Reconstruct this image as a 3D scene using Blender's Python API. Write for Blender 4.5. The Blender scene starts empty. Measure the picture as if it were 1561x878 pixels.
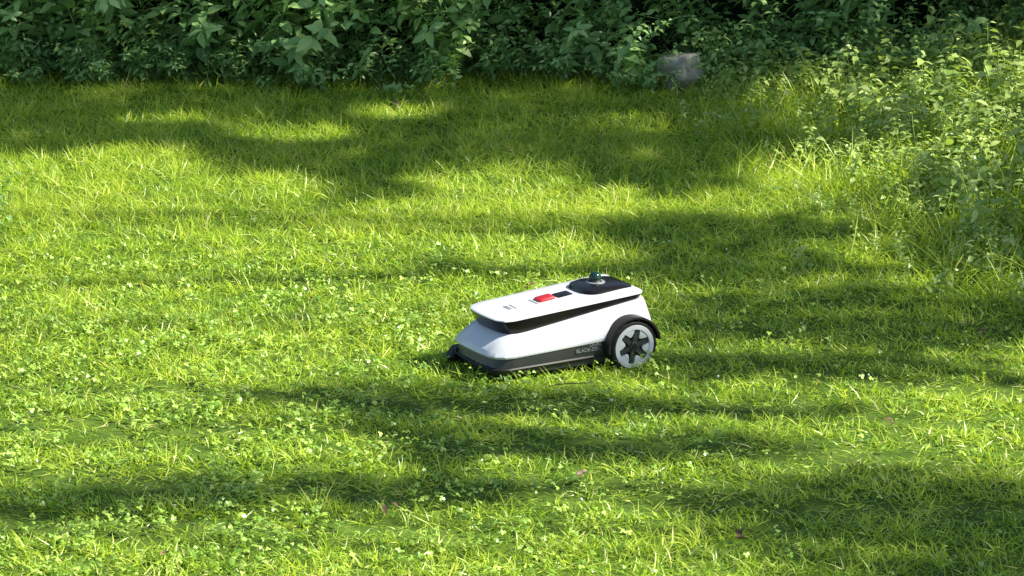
import bpy, math, random
import numpy as np
from mathutils import Vector, Matrix, noise
rng=np.random.default_rng(7); random.seed(7)
sc=bpy.context.scene
COL=sc.collection
try:
    sc.view_settings.view_transform='Standard'; sc.view_settings.look='None'; sc.view_settings.exposure=0
except Exception: pass

# ------------------------------------------------------------ sun / sky
EL=math.radians(43); AZ=math.atan2(0.985,-0.17)
TOSUN=np.array([math.sin(AZ)*math.cos(EL),math.cos(AZ)*math.cos(EL),math.sin(EL)])
w=bpy.data.worlds.new("World"); sc.world=w; w.use_nodes=True
nt=w.node_tree; bg=nt.nodes['Background']
sky=nt.nodes.new('ShaderNodeTexSky'); sky.sky_type='NISHITA'; sky.sun_disc=False
sky.sun_elevation=EL; sky.sun_rotation=AZ
nt.links.new(sky.outputs[0],bg.inputs[0]); bg.inputs[1].default_value=0.19
sl=bpy.data.lights.new('sun','SUN'); sl.energy=11.0; sl.angle=math.radians(0.8); sl.color=(1,0.95,0.80)
so=bpy.data.objects.new('sun',sl); COL.objects.link(so)
so.rotation_euler=Vector(TOSUN).to_track_quat('Z','Y').to_euler(); so.location=(20,-3,20)

# ------------------------------------------------------------ helpers
def sstep(a,b,v):
    t=np.clip((v-a)/(b-a),0,1); return t*t*(3-2*t)
_ph=rng.uniform(0,6.28,(40,)); _an=rng.uniform(0,6.28,(40,))
def nz(x,y,f,seed=0,octs=7):
    r=0;A=0
    for i in range(octs):
        k=(i*3+seed*7)%40; ff=f*(1.0+0.37*i); a=_an[k]
        r=r+np.sin((x*math.cos(a)+y*math.sin(a))*ff*6.28+_ph[k]+1.7*np.sin((x*math.sin(a)-y*math.cos(a))*ff*3.1+_ph[(k+5)%40])); A+=1
    return r/A*1.6
def terr(x,y):
    x=np.asarray(x,float); y=np.asarray(y,float)
    b=0.20*sstep(1.5,3.2,x)*sstep(13.2,15.5,y)
    return b+0.018*nz(x,y,0.25,3)*sstep(0.2,1.2,np.hypot(x-0.1,y-12.2))
def fmesh(name,V,F,var=None,mats=(),smooth=False):
    V=np.ascontiguousarray(V,dtype=np.float32).reshape(-1,3); F=np.ascontiguousarray(F,dtype=np.int32)
    me=bpy.data.meshes.new(name); k=F.shape[1]
    me.vertices.add(len(V)); me.vertices.foreach_set('co',V.ravel())
    me.loops.add(F.size); me.loops.foreach_set('vertex_index',F.ravel())
    me.polygons.add(len(F)); me.polygons.foreach_set('loop_start',np.arange(0,F.size,k,dtype=np.int32))
    me.polygons.foreach_set('loop_total',np.full(len(F),k,dtype=np.int32))
    if smooth: me.polygons.foreach_set('use_smooth',np.ones(len(F),dtype=bool))
    me.update(calc_edges=True)
    if var is not None:
        a=me.attributes.new('var','FLOAT','POINT'); a.data.foreach_set('value',np.ascontiguousarray(var,dtype=np.float32).ravel())
    for m in mats: me.materials.append(m)
    return me
def addobj(name,me,parent=None):
    o=bpy.data.objects.new(name,me); COL.objects.link(o)
    if parent: o.parent=parent
    return o
def unit(v): return v/np.maximum(np.linalg.norm(v,axis=-1,keepdims=True),1e-9)
def leaves(P,D,Nn,L,W,ts,ws,cols=(-1,1),fold=0.0,curl=0.3,var=None):
    D=unit(D); S=unit(np.cross(D,Nn)); N=np.cross(S,D)
    n=len(P); R=len(ts); C=len(cols)
    V=np.zeros((n,R,C,3),dtype=np.float32)
    for i,(t,wd) in enumerate(zip(ts,ws)):
        for j,u in enumerate(cols):
            V[:,i,j]=P+D*(L*t)[:,None]+S*(u*W*wd*.5)[:,None]+N*((fold*abs(u)*W*wd*.5)-curl*L*t*t)[:,None]
    q=[]
    for i in range(R-1):
        for j in range(C-1):
            q.append([i*C+j,i*C+j+1,(i+1)*C+j+1,(i+1)*C+j])
    q=np.array(q); F=(q[None]+ (np.arange(n)*R*C)[:,None,None]).reshape(-1,4)
    vv=None
    if var is not None: vv=np.repeat(var,R*C)
    return V.reshape(-1,3),F,vv
def join(parts):
    Vs=[];Fs=[];vs=[];o=0
    for V,F,v in parts:
        Vs.append(V);Fs.append(F+o);vs.append(v);o+=len(V)
    return np.concatenate(Vs),np.concatenate(Fs),np.concatenate(vs)
def rdir(n,zlo,zhi):
    a=rng.uniform(0,6.283,n); z=rng.uniform(zlo,zhi,n); r=np.sqrt(np.maximum(0,1-z*z))
    return np.stack([r*np.cos(a),r*np.sin(a),z],1)
def tube(path,radii,seg=6,var=0.5):
    path=np.array(path,float); n=len(path); V=[]
    for i in range(n):
        d=path[min(i+1,n-1)]-path[max(i-1,0)]; d=d/np.linalg.norm(d)
        a=np.cross(d,[0.3,0.9,0.1]); a/=np.linalg.norm(a); b=np.cross(d,a)
        for s in range(seg):
            t=2*math.pi*s/seg; V.append(path[i]+radii[i]*(a*math.cos(t)+b*math.sin(t)))
    F=[[i*seg+s,i*seg+(s+1)%seg,(i+1)*seg+(s+1)%seg,(i+1)*seg+s] for i in range(n-1) for s in range(seg)]
    return np.array(V),np.array(F),np.full(len(V),var)

# ------------------------------------------------------------ materials
def leafmat(name,stops,rough=0.45,trans=0.4,tcol=(1.1,1.2,0.5),spec=0.5):
    m=bpy.data.materials.new(name); m.use_nodes=True; t=m.node_tree; n=t.nodes; l=t.links
    n.clear(); out=n.new('ShaderNodeOutputMaterial')
    at=n.new('ShaderNodeAttribute'); at.attribute_name='var'
    r=n.new('ShaderNodeValToRGB'); e=r.color_ramp.elements
    e[0].position=stops[0][0]; e[0].color=(*stops[0][1],1); e[1].position=stops[-1][0]; e[1].color=(*stops[-1][1],1)
    for p,c in stops[1:-1]:
        x=e.new(p); x.color=(*c,1)
    l.new(at.outputs['Fac'],r.inputs[0])
    p=n.new('ShaderNodeBsdfPrincipled'); l.new(r.outputs[0],p.inputs['Base Color']); p.inputs['Roughness'].default_value=rough
    p.inputs['Specular IOR Level'].default_value=spec
    tr=n.new('ShaderNodeBsdfTranslucent'); mu=n.new('ShaderNodeMixRGB'); mu.blend_type='MULTIPLY'; mu.inputs[0].default_value=1
    l.new(r.outputs[0],mu.inputs[1]); mu.inputs[2].default_value=(*tcol,1); l.new(mu.outputs[0],tr.inputs[0])
    ms=n.new('ShaderNodeMixShader'); ms.inputs[0].default_value=trans; l.new(p.outputs[0],ms.inputs[1]); l.new(tr.outputs[0],ms.inputs[2])
    l.new(ms.outputs[0],out.inputs[0]); return m
M_grass=leafmat('grass_blades',[(0.0,(0.12,0.24,0.025)),(0.4,(0.36,0.52,0.045)),(0.72,(0.55,0.65,0.075)),(0.88,(0.64,0.66,0.18)),(1.0,(0.64,0.58,0.34))],rough=0.36,trans=0.40,tcol=(1.3,1.35,0.6),spec=.55)
M_clover=leafmat('clover_leaves',[(0.0,(0.16,0.31,0.045)),(0.5,(0.33,0.51,0.075)),(1.0,(0.50,0.63,0.16))],rough=0.32,trans=0.28,tcol=(1.3,1.3,0.6),spec=.6)
M_hedge=leafmat('hedge_leaves',[(0.0,(0.09,0.19,0.06)),(0.5,(0.26,0.44,0.15)),(1.0,(0.46,0.63,0.24))],rough=0.42,trans=0.28,tcol=(1.2,1.3,0.6))
M_weed=leafmat('weed_leaves',[(0.0,(0.17,0.28,0.07)),(0.5,(0.34,0.48,0.12)),(1.0,(0.58,0.67,0.27))],rough=0.36,trans=0.35,tcol=(1.3,1.3,0.6))
M_tree=leafmat('tree_leaves',[(0.0,(0.05,0.10,0.02)),(1.0,(0.12,0.20,0.04))],trans=0.25)
def pm(name,col,rough=0.5,spec=0.5,nscale=None,col2=None,bump=0,coat=0,metal=0):
    m=bpy.data.materials.new(name); m.use_nodes=True; t=m.node_tree; p=t.nodes['Principled BSDF']
    p.inputs['Base Color'].default_value=(*col,1); p.inputs['Roughness'].default_value=rough; p.inputs['Specular IOR Level'].default_value=spec
    p.inputs['Coat Weight'].default_value=coat; p.inputs['Metallic'].default_value=metal
    if nscale:
        tc=t.nodes.new('ShaderNodeNewGeometry'); ns=t.nodes.new('ShaderNodeTexNoise'); ns.inputs['Scale'].default_value=nscale; ns.inputs['Detail'].default_value=4
        t.links.new(tc.outputs['Position'],ns.inputs['Vector'])
        r=t.nodes.new('ShaderNodeValToRGB'); r.color_ramp.elements[0].position=.35; r.color_ramp.elements[1].position=.68
        r.color_ramp.elements[0].color=(*col,1); r.color_ramp.elements[1].color=(*col2,1)
        t.links.new(ns.outputs[0],r.inputs[0]); t.links.new(r.outputs[0],p.inputs['Base Color'])
        if bump:
            b=t.nodes.new('ShaderNodeBump'); b.inputs['Strength'].default_value=bump; b.inputs['Distance'].default_value=.02
            t.links.new(ns.outputs[0],b.inputs['Height']); t.links.new(b.outputs[0],p.inputs['Normal'])
    return m
M_soil=pm('lawn_soil',(0.045,0.085,0.012),.95,.1,9,(0.10,0.16,0.025))
M_bark=pm('bark',(0.05,0.035,0.025),.9,.2,12,(0.14,0.11,0.08),.8)
M_rock=pm('stone',(0.20,0.20,0.17),.85,.3,18,(0.46,0.45,0.39),.6)
M_backing=pm('hedge_shade_backing',(0.010,0.018,0.007),.95,.1,8,(0.025,0.045,0.017))  # near-black green, shade of the hedge depth put into the colour
M_dry=leafmat('dry_leaf',[(0.0,(0.10,0.05,0.03)),(1.0,(0.32,0.22,0.12))],trans=0.1,tcol=(1,1,1))

# ------------------------------------------------------------ ground
xs=np.concatenate([[-300,-150,-80,-40,-20,-12],np.arange(-8,8.01,0.16),[12,20,40,80,150,300]])
ys=np.concatenate([[-300,-120,-50,-20,-8,0,4],np.arange(7,21.01,0.16),[24,30,40,60,100,180,400]])
X,Y=np.meshgrid(xs,ys); Z=terr(X,Y)
V=np.stack([X,Y,Z],-1).reshape(-1,3); nx=len(xs); ny=len(ys)
ii,jj=np.meshgrid(np.arange(nx-1),np.arange(ny-1)); b=(jj*nx+ii).ravel()
F=np.stack([b,b+1,b+nx+1,b+nx],1)
addobj('ground',fmesh('ground',V,F,mats=[M_soil],smooth=True))

# ------------------------------------------------------------ instancing
def mkcol(name,meshes):
    c=bpy.data.collections.new(name)
    for i,me in enumerate(meshes):
        c.objects.link(bpy.data.objects.new('%s_%02d'%(name,i),me))
    return c
def scatter(name,P,idx,rot,scl,coll,parent=None):
    me=bpy.data.meshes.new(name); me.vertices.add(len(P)); me.vertices.foreach_set('co',np.ascontiguousarray(P,dtype=np.float32).ravel())
    a=me.attributes.new('idx','INT','POINT'); a.data.foreach_set('value',np.ascontiguousarray(idx,dtype=np.int32))
    a=me.attributes.new('rot','FLOAT_VECTOR','POINT'); a.data.foreach_set('vector',np.ascontiguousarray(rot,dtype=np.float32).ravel())
    a=me.attributes.new('scl','FLOAT_VECTOR','POINT'); a.data.foreach_set('vector',np.ascontiguousarray(scl,dtype=np.float32).ravel())
    ob=bpy.data.objects.new(name,me); COL.objects.link(ob)
    ng=bpy.data.node_groups.new(name+'_scatter','GeometryNodeTree')
    ng.interface.new_socket('Geometry',in_out='INPUT',socket_type='NodeSocketGeometry')
    ng.interface.new_socket('Geometry',in_out='OUTPUT',socket_type='NodeSocketGeometry')
    N=ng.nodes; gi=N.new('NodeGroupInput'); go=N.new('NodeGroupOutput')
    ci=N.new('GeometryNodeCollectionInfo'); ci.inputs['Collection'].default_value=coll
    ci.inputs['Separate Children'].default_value=True; ci.inputs['Reset Children'].default_value=True
    ip=N.new('GeometryNodeInstanceOnPoints'); ip.inputs['Pick Instance'].default_value=True
    def na(nm,ty):
        k=N.new('GeometryNodeInputNamedAttribute'); k.data_type=ty; k.inputs['Name'].default_value=nm
        return [o for o in k.outputs if o.enabled and o.name=='Attribute'][0]
    e=N.new('FunctionNodeEulerToRotation'); L=ng.links
    L.new(gi.outputs[0],ip.inputs['Points']); L.new(ci.outputs[0],ip.inputs['Instance'])
    L.new(na('idx','INT'),ip.inputs['Instance Index']); L.new(na('rot','FLOAT_VECTOR'),e.inputs[0]); L.new(e.outputs[0],ip.inputs['Rotation'])
    L.new(na('scl','FLOAT_VECTOR'),ip.inputs['Scale'])
    rz=N.new('GeometryNodeRealizeInstances'); L.new(ip.outputs[0],rz.inputs[0]); L.new(rz.outputs[0],go.inputs[0])
    md=ob.modifiers.new('scatter','NODES'); md.node_group=ng
    if parent: ob.parent=parent
    return ob

# ------------------------------------------------------------ lawn (one mesh of blades)
MX,MY,MR=.345,12.36,math.radians(209.5)
def under(x,y,m=0.0):   # true below the mower body
    lx=(x-MX)*math.cos(MR)+(y-MY)*math.sin(MR); ly=-(x-MX)*math.sin(MR)+(y-MY)*math.cos(MR)
    return (lx>-.12-m)&(lx<.56+m)&(np.abs(ly)<.20+m)
def lawnpts(n,y0,y1,marg):
    y=rng.uniform(y0,y1,n); hw=.15*(.967*y+.889)+marg; x=rng.uniform(-1,1,n)*hw.max(); k=np.abs(x)<hw
    return x[k],y[k]
x,y=lawnpts(600000,9.2,18.0,.45)
d=.72+.42*nz(x,y,2.6,21)+.32*nz(x,y,6.5,22)
k=rng.uniform(0,1,len(x))<np.clip(d,.34,1); x=x[k];y=y[k]
m=rng.uniform(0,1,len(x))<.5; g=.05
cx=np.floor(x/g)*g+g*.5+.02*np.sin(np.floor(y/g)*91.7+np.floor(x/g)*37.3); cy=np.floor(y/g)*g+g*.5+.02*np.sin(np.floor(x/g)*57.1+np.floor(y/g)*13.9)
x=np.where(m,cx+rng.normal(0,.009,len(x)),x); y=np.where(m,cy+rng.normal(0,.011,len(x)),y)
x2=rng.uniform(-9,9,110000); y2=rng.uniform(1,18,110000); k=np.abs(x2)>.15*(.967*y2+.889)+.4; k|=y2<9.2
x=np.concatenate([x,x2[k]]); y=np.concatenate([y,y2[k]]); n=len(x)
n1=nz(x,y,.35,1); n2=nz(x,y,.9,2); n3=nz(x,y,2.4,4); n4=nz(x,y,.55,15)
cl_h=np.sin(np.floor(x/g)*127.1+np.floor(y/g)*311.7)*43758.5; cl_h=cl_h-np.floor(cl_h)   # per-tussock random
longf=sstep(12.9,15.2,y+.6*n1)*.6
longf=np.maximum(longf,.5*sstep(.1,.9,n4)*sstep(0,1.2,x)*sstep(11.4,10.6,y))
mown=sstep(.35,.7,x)*sstep(11.9,12.1,y)*(1-sstep(12.7,12.95,y))
trk=sstep(.12,.0,np.abs(((y+.13*x+.10*n1+.04*n3-10.4)%.5)-.25)-.04)*(y>10.2)*(y<12.0)*sstep(-.4,.3,n2+.3)
H=rng.uniform(.03,.062,n)*(1-longf)+rng.uniform(.045,.095,n)*longf
H*=(1+.34*n3+.22*n2)*(.72+.56*cl_h); H*=1-.25*mown; H*=1-.28*trk
H=np.where(under(x,y),np.minimum(H,.028),H)
near=under(x,y,.05)&~under(x,y); H=np.where(near,np.clip(H*1.3,.045,.09),H)
H=np.clip(H,.018,.15)
zl=.12+.25*longf; zc=rng.uniform(0,1,n)**.8; zdir=zl+(.97-zl)*zc; zdir=zdir*(1-.4*trk)
a=rng.uniform(0,6.283,n)
r_=np.sqrt(1-zdir**2); D=np.stack([r_*np.cos(a)+.25*nz(x,y,1.1,24),r_*np.sin(a)+.25*nz(x,y,1.3,23),zdir],1)
P=np.stack([x,y,terr(x,y)-.004],1)
Nn=unit(np.array([0,0,1.])+rng.normal(0,.5,(n,3)))
Wd=rng.uniform(.0026,.0054,n)*(1-.3*longf)
var=.40+rng.normal(0,.15,n)+.13*n2+.13*n3+.11*n1+.05*longf+.22*(cl_h-.5)
dry=rng.uniform(0,1,n)<(.04+.06*(n3>.5)+.08*trk); var=np.where(dry,rng.uniform(.84,1,n),np.clip(var-.13*trk,0,.82))
V,F,v=leaves(P,D,Nn,H,Wd,(0,.5,1.0),(1,.85,.1),curl=.5,var=var)
# taller unmown blades along the bank
n=26000; xt=rng.uniform(.7,3.6,n); yt=rng.uniform(12.8,17.6,n)
bxt=np.interp(yt,[12.6,13.2,13.7,14.5,14.9,15.6,16.4,17.4],[2.2,1.85,1.5,1.45,1.3,1.1,.95,.9])
k=rng.uniform(0,1,n)<sstep(-.25,.35,xt-bxt+.3*nz(xt,yt,.9,25))*np.clip(.35-.7*nz(xt,yt,.9,8),.08,1); xt=xt[k];yt=yt[k];n=len(xt)
T=leaves(np.stack([xt,yt,terr(xt,yt)],1),rdir(n,.6,.98),unit(np.array([0,0,1.])+rng.normal(0,.5,(n,3))),rng.uniform(.1,.26,n),rng.uniform(.003,.006,n),(0,.35,.7,1),(1,.9,.6,.06),curl=.45,var=np.clip(rng.normal(.55,.18,n),0,1))
V,F,v=join([(V,F,v),T])
nc=110000; cx_,cy_=lawnpts(nc,9.2,14.6,.3)
pr=np.clip(.20+.45*nz(cx_,cy_,.8,31)+.4*nz(cx_,cy_,2.3,32),0,1)*(.15+.85*sstep(.9,-.8,cx_+.3*nz(cx_,cy_,.4,33)))*(1-sstep(12.8,14.4,cy_))
k=(rng.uniform(0,1,len(cx_))<pr)&~under(cx_,cy_,.01); cx_=cx_[k]; cy_=cy_[k]; n=len(cx_)
C=np.stack([cx_,cy_,terr(cx_,cy_)+rng.uniform(.022,.058,n)],1); up=unit(np.array([0.15,0,1.])+rng.normal(0,.45,(n,3)))
a0=rng.uniform(0,6.283,n); sz=rng.uniform(.005,.012,n); vc=np.clip(rng.normal(.48,.25,n),0,1); parts=[]
for q in range(3):
    t=a0+q*2.094; D=np.stack([np.cos(t),np.sin(t),np.zeros(n)],1); D=unit(D-up*np.sum(D*up,1,keepdims=True))
    parts.append(leaves(C,D,up,sz,sz*.95,(0,.35,.8,1),(.15,.85,.95,.4),cols=(-1,1),curl=.15,var=vc))
Vc,Fc,vcc=join(parts); ng_=len(F)
Vj,Fj,vj=join([(V,F,v),(Vc,Fc,vcc)])
me=fmesh('lawn_grass',Vj,Fj,vj,[M_grass,M_clover]); mi=np.zeros(len(Fj),dtype=np.int32); mi[ng_:]=1; me.polygons.foreach_set('material_index',mi)
addobj('lawn_grass',me)

# ------------------------------------------------------------ sprigs for shrubs / weeds
def sprig(Ls,nl,l0,l1,wr,lean=.3,va=.5,mat=M_hedge,jit=.35):
    t=np.linspace(0,1,5); path=np.stack([lean*Ls*t**2,.03*np.sin(t*4)*Ls,Ls*t*(1-.15*t)],1)
    parts=[tube(path,.004*(1-.7*t)*(Ls/.5)**.5,3,.35)]
    tt=np.repeat(np.linspace(.15,1,nl//2),2); n=len(tt); P=np.stack([np.interp(tt,t,path[:,i]) for i in range(3)],1)
    ang=np.repeat(np.arange(n//2+1)*1.57+rng.uniform(0,6),2)[:n]+np.tile([0,math.pi],n//2+1)[:n]+rng.normal(0,jit,n)
    D=np.stack([np.cos(ang),np.sin(ang),rng.uniform(-.35,.45,n)],1)
    N=unit(np.array([0,0,1.])+rng.normal(0,.3,(n,3)))
    L=rng.uniform(l0,l1,n)*(1-.45*np.clip(tt-.7,0,1)/.3)
    v=np.clip(rng.normal(va,.18,n)+.25*(tt-.6),0,1)
    parts.append(leaves(P+unit(D)*.008,D,N,L,L*wr,(0,.3,.65,1),(.12,.95,.78,.03),cols=(-1,0,1),fold=.28,curl=.3,var=v))
    V,F,vv=join(parts); return fmesh('s',V,F,vv,[mat])
hs=[sprig(rng.uniform(.35,.6),int(rng.integers(9,13))*2,.06,.10,.55,lean=rng.uniform(.2,.6),va=rng.uniform(.35,.75)) for _ in range(6)]
hs+=[sprig(rng.uniform(.2,.35),int(rng.integers(7,10))*2,.03,.06,.5,lean=.4,va=rng.uniform(.2,.6)) for _ in range(5)]
hc=mkcol('hedge_sprig',hs)
hedge=bpy.data.objects.new('hedge',None); COL.objects.link(hedge)
def edge(x): return 17.55+.18*nz(x,x*0,.25,5)
P=[];I=[];R=[];S=[]
def addh(n,x0,x1,d0,d1,z0,z1,small,sm=1,patch=0):
    x=rng.uniform(x0,x1,n); d=rng.uniform(d0,d1,n); z=rng.uniform(z0,z1,n)
    if patch:
        k=nz(x,z*1.5,.9,26)>rng.uniform(-.6,.5,n); x=x[k];d=d[k];z=z[k];n=len(x)
    y=edge(x)+d+.2*nz(x,z,.9,6)+.08*z
    P.append(np.stack([x,y,terr(x,y)+z],1))
    I.append(rng.integers(6,11,n) if small else rng.integers(0,6,n))
    R.append(np.stack([rng.uniform(0,.7,n),rng.normal(0,.35,n),-math.pi/2+rng.normal(0,1.0,n)],1))
    s=rng.uniform(.7,1.25,n)*sm; S.append(np.stack([s,s,s],1))
addh(650,-3.4,3.6,0.10,.6,-.05,.7,False,1,1)
addh(420,-3.4,-.2,0.0,.4,.0,.55,False,1.12,1)
addh(900,-3.4,3.6,-.15,.3,-.03,.10,True)
addh(900,-.8,3.6,-.05,.35,0,.55,True,1,1)
addh(900,-7,8,.1,.9,.6,2.2,False)
addh(500,-9,-3.4,0,.7,0,1,False); addh(500,3.6,10,0,.7,0,1,False)
P=np.concatenate(P);I=np.concatenate(I);R=np.concatenate(R);S=np.concatenate(S)
k=~((np.abs(P[:,0]-.86)<.13)&(P[:,1]<17.7)&(P[:,2]<.24)&(P[:,2]>.05))
scatter('foliage',P[k],I[k],R[k],S[k],hc,parent=hedge)
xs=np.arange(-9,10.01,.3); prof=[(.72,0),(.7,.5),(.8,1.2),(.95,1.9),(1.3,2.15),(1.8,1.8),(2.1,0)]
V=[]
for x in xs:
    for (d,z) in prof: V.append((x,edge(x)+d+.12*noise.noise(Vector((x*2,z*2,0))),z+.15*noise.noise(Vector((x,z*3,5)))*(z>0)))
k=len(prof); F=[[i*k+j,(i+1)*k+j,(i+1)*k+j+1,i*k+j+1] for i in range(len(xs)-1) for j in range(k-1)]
addobj('dark_backing',fmesh('dark_backing',np.array(V),np.array(F),mats=[M_backing],smooth=True),hedge)  # dark sheet added inside the hedge to block light leaks between sprigs

# weeds on the bank
ws=[sprig(rng.uniform(.14,.34),int(rng.integers(6,10))*2,.03,.06,.55,lean=rng.uniform(.1,.5),mat=M_weed,va=.55) for _ in range(8)]
wc=mkcol('weed_sprig',ws)
n=10500; x=rng.uniform(.6,5,n); y=rng.uniform(12.6,17.7,n)
bx=np.interp(y,[12.6,13.2,13.7,14.5,14.9,15.6,16.4,17.4],[2.2,1.85,1.55,1.55,1.4,1.15,1.0,.9])
dens=sstep(-.3,.6,x-bx+.34*nz(x,y,.8,7))*np.clip(.42+.75*nz(x,y,.9,8),.03,1)
k=rng.uniform(0,1,n)<dens; x=x[k];y=y[k];n=len(x); bxk=bx[k]
s=rng.uniform(.55,1.3,n)*(1+.3*nz(x,y,.7,9))*(.62+.4*sstep(0,.9,x-bxk)+.25*sstep(2,2.8,x))
scatter('weeds',np.stack([x,y,terr(x,y)],1),rng.integers(0,8,n),np.stack([rng.normal(0,.25,n),rng.normal(0,.25,n),rng.uniform(0,6.28,n)],1),np.stack([s,s,s],1),wc)
n=320; x=rng.uniform(-3,3.5,n); y=rng.uniform(9,17,n); k=np.hypot(x-.12,y-12.3)>.55; x=x[k];y=y[k];n=len(x); s=rng.uniform(.15,.3,n)
scatter('lawn_herbs',np.stack([x,y,terr(x,y)],1),rng.integers(0,8,n),np.stack([rng.normal(0,.3,n),rng.normal(0,.3,n),rng.uniform(0,6.28,n)],1),np.stack([s*1.2,s*1.2,s],1),wc)
n=60; x=-2.36+rng.normal(0,.08,n); y=14.15+rng.normal(0,.2,n); s=rng.uniform(.7,1.2,n)
scatter('shrub',np.stack([x,y,rng.uniform(0,.22,n)],1),rng.integers(6,11,n),np.stack([rng.normal(0,.4,n),rng.normal(0,.4,n),rng.uniform(0,6.28,n)],1),np.stack([s,s,s],1),hc)

# rock
bpy.ops.mesh.primitive_ico_sphere_add(subdivisions=4,radius=1); rk=bpy.context.object; rk.name='rock'
for v in rk.data.vertices:
    d=v.co.normalized(); f=1+.45*noise.noise(d*1.5+Vector((3,1,2)))+.14*noise.noise(d*4)
    q=Vector((d.x*.095*f,d.y*.08*f,d.z*.12*f)); q.z=min(q.z,.07+.015*d.x); v.co=q
rk.location=(.86,17.34,.115); rk.data.materials.append(M_rock)
for p in rk.data.polygons: p.use_smooth=True

pts=[(-1.08,9.97),(-.41,10.45),(.21,10.75),(1.79,12.55),(.05,13.2),(-.6,16.9),(1.3,11.3),(.7,10.1),(2.2,12.4)]
P=np.array([(a+dx,b_+dy,.038) for a,b_ in pts for dx,dy in ((0,0),(.02,.03))]); P[:,2]+=terr(P[:,0],P[:,1]); n=len(P)
V,F,v=leaves(P,rdir(n,-.1,.5),unit(np.array([0,0,1.])+rng.normal(0,.6,(n,3))),rng.uniform(.025,.045,n),rng.uniform(.015,.026,n),(0,.2,.45,.75,1),(.1,.8,1,.6,.03),cols=(-1,0,1),fold=.6,curl=.5,var=rng.uniform(0,.8,n))
addobj('fallen_leaves',fmesh('fallen_leaves',V,F,v,[M_dry]))
V,F,v=tube([(.13,11.78,.04),(.2,11.8,.045),(.27,11.82,.04),(.33,11.85,.05)],[.0015,.002,.0015,.001],6)
addobj('twig',fmesh('twig',V,F,v,[M_bark]))
n=30; x=rng.uniform(-2.6,1.5,n); y=rng.uniform(9.3,14,n)
bpy.ops.mesh.primitive_ico_sphere_add(subdivisions=2,radius=.006); fl=bpy.context.object; fme=fl.data; bpy.data.objects.remove(fl)
M_fl=pm('petal',(.5,.5,.42),.7); fme.materials.append(M_fl); fc=mkcol('clover_flower',[fme])
s=rng.uniform(.5,1.0,n)
scatter('clover_flowers',np.stack([x,y,terr(x,y)+.045],1),np.zeros(n),np.zeros((n,3)),np.stack([s,s,s],1),fc)

# ------------------------------------------------------------ trees to the right whose crowns shade the lawn
bxs=[-6,-2.42,-1.96,-1.55,-1.36,-.93,-.77,-.47,-.37,-.06,.06,.35,.65,.89,1.08,1.42,1.5,7]
bys=[15.8,15.8,15.95,15.8,15.4,15.45,14.95,14.95,15.6,15.7,15.5,15.2,14.95,15.1,15.7,15.8,15.5,15.2]
SH=[(.82,14.2,.50,.30),(.95,13.6,.62,.22),(1.35,12.85,.8,.40),(1.95,13.8,.34,.3),(1.85,14.75,.38,.25),(1.05,12.15,.75,.15),
    (-.28,11.72,.70,.18),(.12,11.12,.7,.13),(-.6,10.70,.65,.10),(-1.35,10.58,.5,.10),(1.2,10.45,.6,.32),(1.5,9.95,.65,.40),(-.19,13.6,.16,.08),(.75,11.6,.5,.06),(-.35,11.35,.5,.07)]
LT=[(-.62,16.75,.26,.28),(-1.2,16.3,.45,.25),(-1.8,16.6,.3,.12),(.58,16.5,.22,.24),(-.1,16.35,.2,.1),(1.8,17.9,.45,.35),(1.45,16.7,.40,.5),(2.1,16.5,.45,.7),(1.9,15.5,.5,.3),(1.5,13.7,.2,.12),(-2.2,17.8,.2,.15),(.2,18,.15,.1),(1.5,12.95,.25,.07)]
def shade(x,y):
    wx=x+.10*nz(x,y,.9,11)+.06*nz(x,y,3,18); wy=y+.09*nz(x,y,1.1,12)+.06*nz(x,y,3,19)
    S=sstep(-.15,.2,wy-np.interp(wx,bxs,bys))
    S=S*np.where(y>17.2,1-.97*sstep(.0,.4,nz(x,y,1.3,16)),1)
    for cx,cy,rx,ry in SH:
        S=np.maximum(S,.92*sstep(1.35,.7,np.hypot((wx-cx)/rx,(wy-cy)/ry)))
    for cx,cy,rx,ry in LT:
        S=S*(1-.96*sstep(1.25,.65,np.hypot((wx-cx)/rx,(wy-cy)/ry)))
    S=S*(1-.6*sstep(.25,.7,nz(x,y,2.2,17)))
    far=(x<-3)|(x>2.8)|(y<9.2)
    S=np.where(far,np.where(nz(x,y,.3,13)>.1,.8,.1),S)
    return S
n=95000; x=rng.uniform(-5,4.5,n); y=rng.uniform(7.5,20,n)
k=rng.uniform(0,1,n)<np.maximum(shade(x,y)*np.where((y>15)|(x>2),1,.85),.002); x=x[k];y=y[k];n=len(x)
z=6.2+1.0*nz(x,y,.2,14)+rng.normal(0,.5,n); t=z/TOSUN[2]
P=np.stack([x,y,np.zeros(n)],1)+TOSUN[None]*t[:,None]
L=rng.uniform(.08,.15,n)
N=unit(np.array([.25,0,1.])+rng.normal(0,.45,(n,3)))
tb=[(9.3,8.9),(9.6,12.9),(9.0,16.6),(9.8,20.0)]
which=np.argmin(np.abs(P[:,1][:,None]-np.array([q[1] for q in tb])[None]),1)
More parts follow.
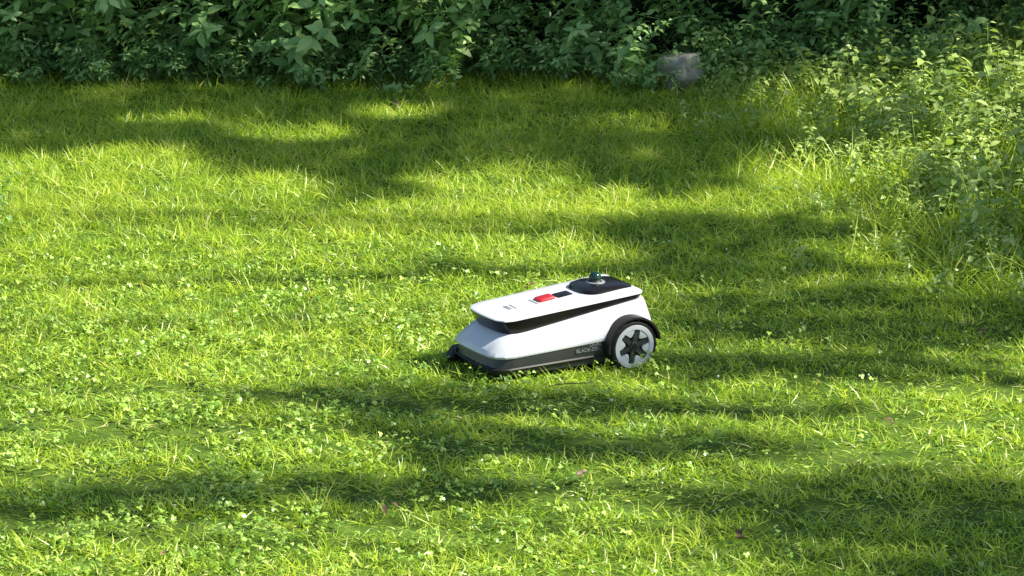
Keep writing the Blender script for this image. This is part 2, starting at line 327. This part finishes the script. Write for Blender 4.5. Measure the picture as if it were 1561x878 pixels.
for ti,(tx,ty) in enumerate(tb):
    root=bpy.data.objects.new('deciduous_tree' if ti==0 else 'deciduous_tree.%03d'%ti,None); COL.objects.link(root); root.location=(tx,ty,0)
    k=which==ti; Q=P[k]-np.array([tx,ty,0]); m=len(Q)
    V,F,v=leaves(Q,rdir(m,-.5,.3),N[k],L[k],L[k]*.75,(0,.45,1),(.1,1,.08),curl=.25,var=rng.uniform(0,1,m))
    addobj('crown',fmesh('crown',V,F,v,[M_tree]),root)
    parts=[tube([(0,0,-.1),(.05,.02,.5),(.0,.08,2),(-.1,.05,4),(-.15,0,6),(-.2,.1,8.0)],[.26,.19,.16,.13,.08,.02],12)]
    sel=Q[rng.choice(m,26,replace=False)]
    for e in sel:
        z0=rng.uniform(3.2,5.4); s0=np.array([-.1,.05,z0]); mid=(s0+e)/2+np.array([0,0,.3])+rng.normal(0,.15,3)
        parts.append(tube([s0,(s0*.6+mid*.4)+rng.normal(0,.05,3),mid,(mid+e)/2+rng.normal(0,.08,3),e],[.05,.035,.025,.014,.005],5))
    V,F,v=join(parts); addobj('trunk',fmesh('trunk',V,F,v,[M_bark],smooth=True),root)

# ------------------------------------------------------------ robotic mower
mw=bpy.data.objects.new('robotic_lawn_mower',None); COL.objects.link(mw)
mw.location=(MX,MY,-.022); mw.rotation_euler=(0,0,MR)
W_=pm('white_plastic',(.56,.575,.63),.35,.45,coat=.2)
DK=pm('dark_grey_plastic',(.028,.030,.035),.42,.5)
BK=pm('black_plastic',(.012,.012,.013),.5,.3)
GL=pm('gloss_black',(.008,.007,.008),.22,.3)
RB=pm('tyre_rubber',(.012,.012,.012),.75,.3)
RD=pm('red_button',(.42,.010,.018),.35,.5)
GY=pm('grey_print',(.20,.21,.23),.5)
GN=pm('lens_green',(.008,.03,.025),.12,.5)
def mo(name,V,F,mat,smooth=True,ang=32,bev=0):
    import bmesh
    me=bpy.data.meshes.new(name); me.from_pydata([tuple(v) for v in V],[],F); me.materials.append(mat)
    bm=bmesh.new(); bm.from_mesh(me); bmesh.ops.recalc_face_normals(bm,faces=bm.faces); bm.to_mesh(me); bm.free()
    if smooth:
        me.polygons.foreach_set('use_smooth',[True]*len(me.polygons)); me.set_sharp_from_angle(angle=math.radians(ang))
    o=addobj(name,me,mw)
    if bev:
        b=o.modifiers.new('b','BEVEL'); b.width=bev; b.segments=3; b.limit_method='ANGLE'; b.angle_limit=math.radians(22)
        b.harden_normals=True
    return o
def ring(xf,xr,hw,zf,zr,rf=.05,rr=.035,bow=.02,taper=.0,nf=7):
    pts=[]
    hf=hw-taper
    def cor(cx,cy,r,a0,a1,n=7):
        for i in range(n):
            a=math.radians(a0+(a1-a0)*i/(n-1)); pts.append((cx+r*math.cos(a),cy+r*math.sin(a)))
    cor(xf-rf,-(hf-rf),rf,-90,0,nf)
    for s in (-.5,0,.5): pts.append((xf,s*(hf-rf)))
    cor(xf-rf,(hf-rf),rf,0,90,nf)
    for s in (.25,.5,.75): pts.append((xf-rf+(xr+rr-xf+rf)*s,hf+(hw-hf)*s))
    cor(xr+rr,hw-rr,rr,90,180)
    cor(xr+rr,-(hw-rr),rr,180,270)
    for s in (.75,.5,.25): pts.append((xf-rf+(xr+rr-xf+rf)*s,-(hf+(hw-hf)*s)))
    out=[]
    for (x,y) in pts:
        fx=np.clip((x-xr)/(xf-xr),0,1)
        xx=x+bow*(1-(y/hw)**2)*max(0,(fx-.6)/.4)
        out.append((xx,y,zr+(zf-zr)*fx))
    return out
def loft(name,rings,mat,captop=True,capbot=True,ang=32,bev=0):
    V=[];F=[];k=len(rings[0])
    for r in rings: V+=r
    for i in range(len(rings)-1):
        for j in range(k): F.append([i*k+j,i*k+(j+1)%k,(i+1)*k+(j+1)%k,(i+1)*k+j])
    if capbot: F.append(list(range(k)))
    if captop: F.append([(len(rings)-1)*k+j for j in range(k)])
    return mo(name,V,F,mat,True,ang,bev)
loft('skirt',[ring(.50,-.075,.150,.03,.03,.05,.03,.02,.01),ring(.535,-.09,.178,.045,.045,.055,.03,.02,.01),ring(.545,-.095,.186,.072,.085,.055,.03,.02,.008),
              ring(.532,-.095,.188,.108,.140,.055,.03,.02,.008)],DK,ang=25)
loft('skirt_lip',[ring(.550,-.098,.188,.066,.072,.056,.03,.02,.008),ring(.556,-.098,.1915,.070,.078,.056,.03,.02,.008),ring(.550,-.098,.188,.075,.084,.056,.03,.02,.008)],BK)
loft('body_shell',[ring(.528,-.10,.184,.106,.136,.06,.035,.02,.010,4),ring(.548,-.104,.193,.110,.140,.062,.035,.02,.010,4),ring(.556,-.106,.195,.118,.152,.064,.035,.02,.010,4),
                   ring(.546,-.104,.190,.136,.185,.066,.035,.02,.012,4),ring(.500,-.094,.166,.176,.246,.060,.035,.02,.012,4),ring(.478,-.090,.154,.187,.262,.055,.035,.02,.010,4),ring(.455,-.086,.144,.187,.265,.05,.035,.02,.010,4)],W_,ang=18,bev=.004)
loft('visor_band',[ring(.470,-.080,.1435,.183,.258,.045,.035,.02,.010,3),ring(.484,-.082,.1480,.195,.268,.045,.035,.02,.010,3),ring(.506,-.084,.1510,.2365,.2795,.045,.035,.02,.010,3)],GL,ang=25)
LO=-.004
lid=[ring(.504,-.086,.1505,.2408+LO,.2838+LO,.042,.035,.018,.010,3),ring(.509,-.089,.1535,.2425+LO,.2855+LO,.044,.035,.018,.010,3),ring(.508,-.088,.153,.2462+LO,.2892+LO,.044,.035,.018,.010,3),
     ring(.502,-.083,.147,.2500+LO,.2930+LO,.042,.033,.018,.010,3),ring(.45,-.05,.11,.2545+LO,.2955+LO,.03,.03,.012,.006,3),ring(.36,.02,.05,.2590+LO,.2945+LO,.02,.02,.005,0,3)]
loft('top_lid',lid,W_,ang=30)
def lidz(x,y=0):
    return LO+(.2590-.045*(x-.36) if x>.36 else .2945-.0355*(x-.02)/.34)
def pad(name,x0,x1,hw,dz,mat,y0=0,rad=.008,base=-.004):
    r=lambda e,z: ring(x1-e,x0+e,hw-e,lidz(x1,y0)+z,lidz(x0,y0)+z,max(rad-e*.5,.002),max(rad-e*.5,.002),0)
    return loft(name,[[(a,b+y0,c) for a,b,c in r(0,base)],[(a,b+y0,c) for a,b,c in r(0,dz*.6)],[(a,b+y0,c) for a,b,c in r(dz*.4,dz)]],mat,ang=40)
pad('stop_button',.225,.292,.027,.010,RD)
pad('control_display',.150,.215,.028,.0025,GL)
pad('printed_mark_1',.388,.396,.030,.0014,GY,rad=.002)
pad('printed_mark_2',.406,.424,.026,.0014,GY,rad=.002)
pad('printed_label',.302,.310,.035,.0014,GY,rad=.002)
h=[ring(.120,-.078,.098,.270,.281,.05,.03,.012),ring(.112,-.076,.092,.292,.293,.048,.03,.012),ring(.088,-.070,.076,.3025,.298,.042,.03,.01),ring(.06,-.06,.05,.305,.301,.03,.02,.005)]
loft('sensor_hump',h,GL,ang=40)
def disc(name,c,r,h_,mat,axis='z',n=28,r2=None,bev=0):
    r2=r if r2 is None else r2; V=[];F=[]
    for k,(rr,hh) in enumerate(((r,0),(r2,h_))):
        for i in range(n):
            a=2*math.pi*i/n
            V.append((c[0]+rr*math.cos(a),c[1]+rr*math.sin(a),c[2]+hh) if axis=='z' else (c[0]+rr*math.cos(a),c[1]+hh,c[2]+rr*math.sin(a)))
    for i in range(n): F.append([i,(i+1)%n,n+(i+1)%n,n+i])
    F.append(list(range(n))); F.append([n+i for i in range(n)])
    return mo(name,V,F,mat,True,35,bev)
disc('sensor_plate',(.04,0,.299),.040,.008,GY,r2=.036)
disc('sensor_collar',(.04,0,.306),.026,.006,BK,r2=.022)
bpy.ops.mesh.primitive_uv_sphere_add(segments=28,ring_count=16,radius=.0235); o=bpy.context.object; o.name='sensor_dome'
for p in o.data.polygons: p.use_smooth=True
o.data.materials.append(GN); o.parent=mw; o.location=(.04,0,.321)
def arc(name,c,r0,r1,y0,y1,a0,a1,mat,n=36,bev=.002):
    V=[];F=[]
    full=abs(a1-a0)>=360; N_=n if full else n+1
    for i in range(N_):
        a=math.radians(a0+(a1-a0)*i/n)
        for (r,y) in ((r0,y0),(r1,y0),(r1,y1),(r0,y1)): V.append((c[0]+r*math.cos(a),y,c[2]+r*math.sin(a)))
    for i in range(n):
        i2=(i+1)%N_
        for j in range(4): F.append([i*4+j,i*4+(j+1)%4,i2*4+(j+1)%4,i2*4+j])
    if not full: F.append([0,1,2,3]); F.append([n*4+j for j in range(4)])
    return mo(name,V,F,mat,True,35,bev)
def wheel(sg,tag):
    c=(0,0,.100); yo=.222*sg; yi=.168*sg
    prof=[(.060,yi),(.088,yi),(.0965,yi+.006*sg),(.0985,(yi+yo)/2),(.0965,yo-.006*sg),(.090,yo),(.082,yo-.001*sg),(.080,yo-.012*sg)]
    n=72;V=[];F=[]
    for i in range(n):
        a=2*math.pi*i/n; tr=.003 if (i//2)%2==0 else 0
        for k,(r,y) in enumerate(prof):
            rr=r+(tr if k in (2,3,4) else 0); V.append((c[0]+rr*math.cos(a),y,c[2]+rr*math.sin(a)))
    k=len(prof)
    for i in range(n):
        for j in range(k-1): F.append([i*k+j,i*k+j+1,((i+1)%n)*k+j+1,((i+1)%n)*k+j])
    mo('tyre_'+tag,V,F,RB,True,30)
    arc('rim_ring_'+tag,c,.0655,.083,yo-.014*sg,yo+.001*sg,0,360,W_,n=64,bev=.0015)
    disc('rim_back_'+tag,(c[0],yo-.022*sg,c[2]),.081,.006*sg,BK,axis='y',n=48)
    V=[];F=[]
    for s in range(6):
        a=math.radians(s*60+12); b0=len(V)
        for (r,ha) in ((.068,20),(.052,15),(.041,9)):
            for q in (-1,0,1):
                aa=a+math.radians(ha*q); rr=r-(.004 if (q==0 and r<.045) else 0)
                V.append((c[0]+rr*math.cos(aa),yo-.002*sg-(.004*sg if r<.045 else 0),c[2]+rr*math.sin(aa)))
        m=len(V)-b0
        for q in range(m): x_,y_,z_=V[b0+q]; V.append((x_,yo-.014*sg,z_))
        for i in range(2):
            for j in range(2):
                q=b0+i*3+j; F.append([q,q+1,q+4,q+3]); F.append([q+m,q+m+1,q+m+4,q+m+3])
        per=[0,1,2,5,8,7,6,3]
        for i in range(8):
            u_=b0+per[i]; v_=b0+per[(i+1)%8]; F.append([u_,v_,v_+m,u_+m])
    mo('rim_lobes_'+tag,V,F,W_,True,35)
    V=[];F=[]
    for s in range(6):
        a=math.radians(s*60+42); b0=len(V); ca,sa=math.cos(a),math.sin(a)
        for yy in (yo-.018*sg,yo-.006*sg):
            for (r,t_) in ((.012,-.010),(.066,-.007),(.066,.007),(.012,.010)): V.append((c[0]+r*ca-t_*sa,yy,c[2]+r*sa+t_*ca))
        F+= [[b0+4,b0+5,b0+6,b0+7]]+[[b0+i,b0+(i+1)%4,b0+4+(i+1)%4,b0+4+i] for i in range(4)]
    mo('spokes_'+tag,V,F,DK,False)
    disc('hub_'+tag,(c[0],yo-.017*sg,c[2]),.022,.016*sg,DK,axis='y',n=6,r2=.018,bev=.001)
    disc('hub_cap_'+tag,(c[0],yo-.002*sg,c[2]),.010,.004*sg,BK,axis='y',n=20)
    arc('fender_'+tag,c,.1045,.114,.150*sg,.226*sg,-8,172,BK,n=40,bev=.002)
wheel(1,'near'); wheel(-1,'off')
for sg,tag in ((1,'near'),(-1,'off')):
    disc('arch_panel_'+tag,(0,.190*sg,.100),.104,.004*sg,BK,axis='y',n=48)
for sg in (1,-1):
    disc('caster_wheel_%d'%(1 if sg>0 else 2),(.455,.105*sg,.045),.045,.03*sg,RB,axis='y',n=28,bev=.004)
    disc('caster_fork_%d'%(1 if sg>0 else 2),(.455,.10*sg,.06),.02,.03,BK,n=12)
pb=[ring(.575,.50,.022,.03,.03,.012,.01,0),ring(.585,.50,.026,.055,.06,.014,.01,0),ring(.562,.50,.022,.085,.09,.012,.01,0)]
loft('front_block',[[(a,b_-.155,c_) for a,b_,c_ in r] for r in pb],BK)  # small black block low at the off-side front corner
for i,(s_,zz_) in enumerate((("DUAL",.117),("BLADE-DISC",.099))):
    tcv=bpy.data.curves.new('lettering_%d'%i,'FONT'); tcv.body=s_; tcv.size=.020; tcv.extrude=.0004; tcv.align_x='RIGHT'
    to=addobj('lettering_%d'%(i+1),tcv,mw)
    to.location=(.122,.1882,zz_); to.rotation_euler=(math.radians(90),0,math.radians(180)); tcv.materials.append(GY)

# ------------------------------------------------------------ camera
cd=bpy.data.cameras.new('camera'); cd.lens=120; cd.sensor_width=36; cd.clip_end=1000; cd.clip_start=.1
cam=bpy.data.objects.new('camera',cd); COL.objects.link(cam); cam.location=(0,0,3.5); cam.rotation_euler=(math.radians(90-14.72),0,0)
sc.camera=cam
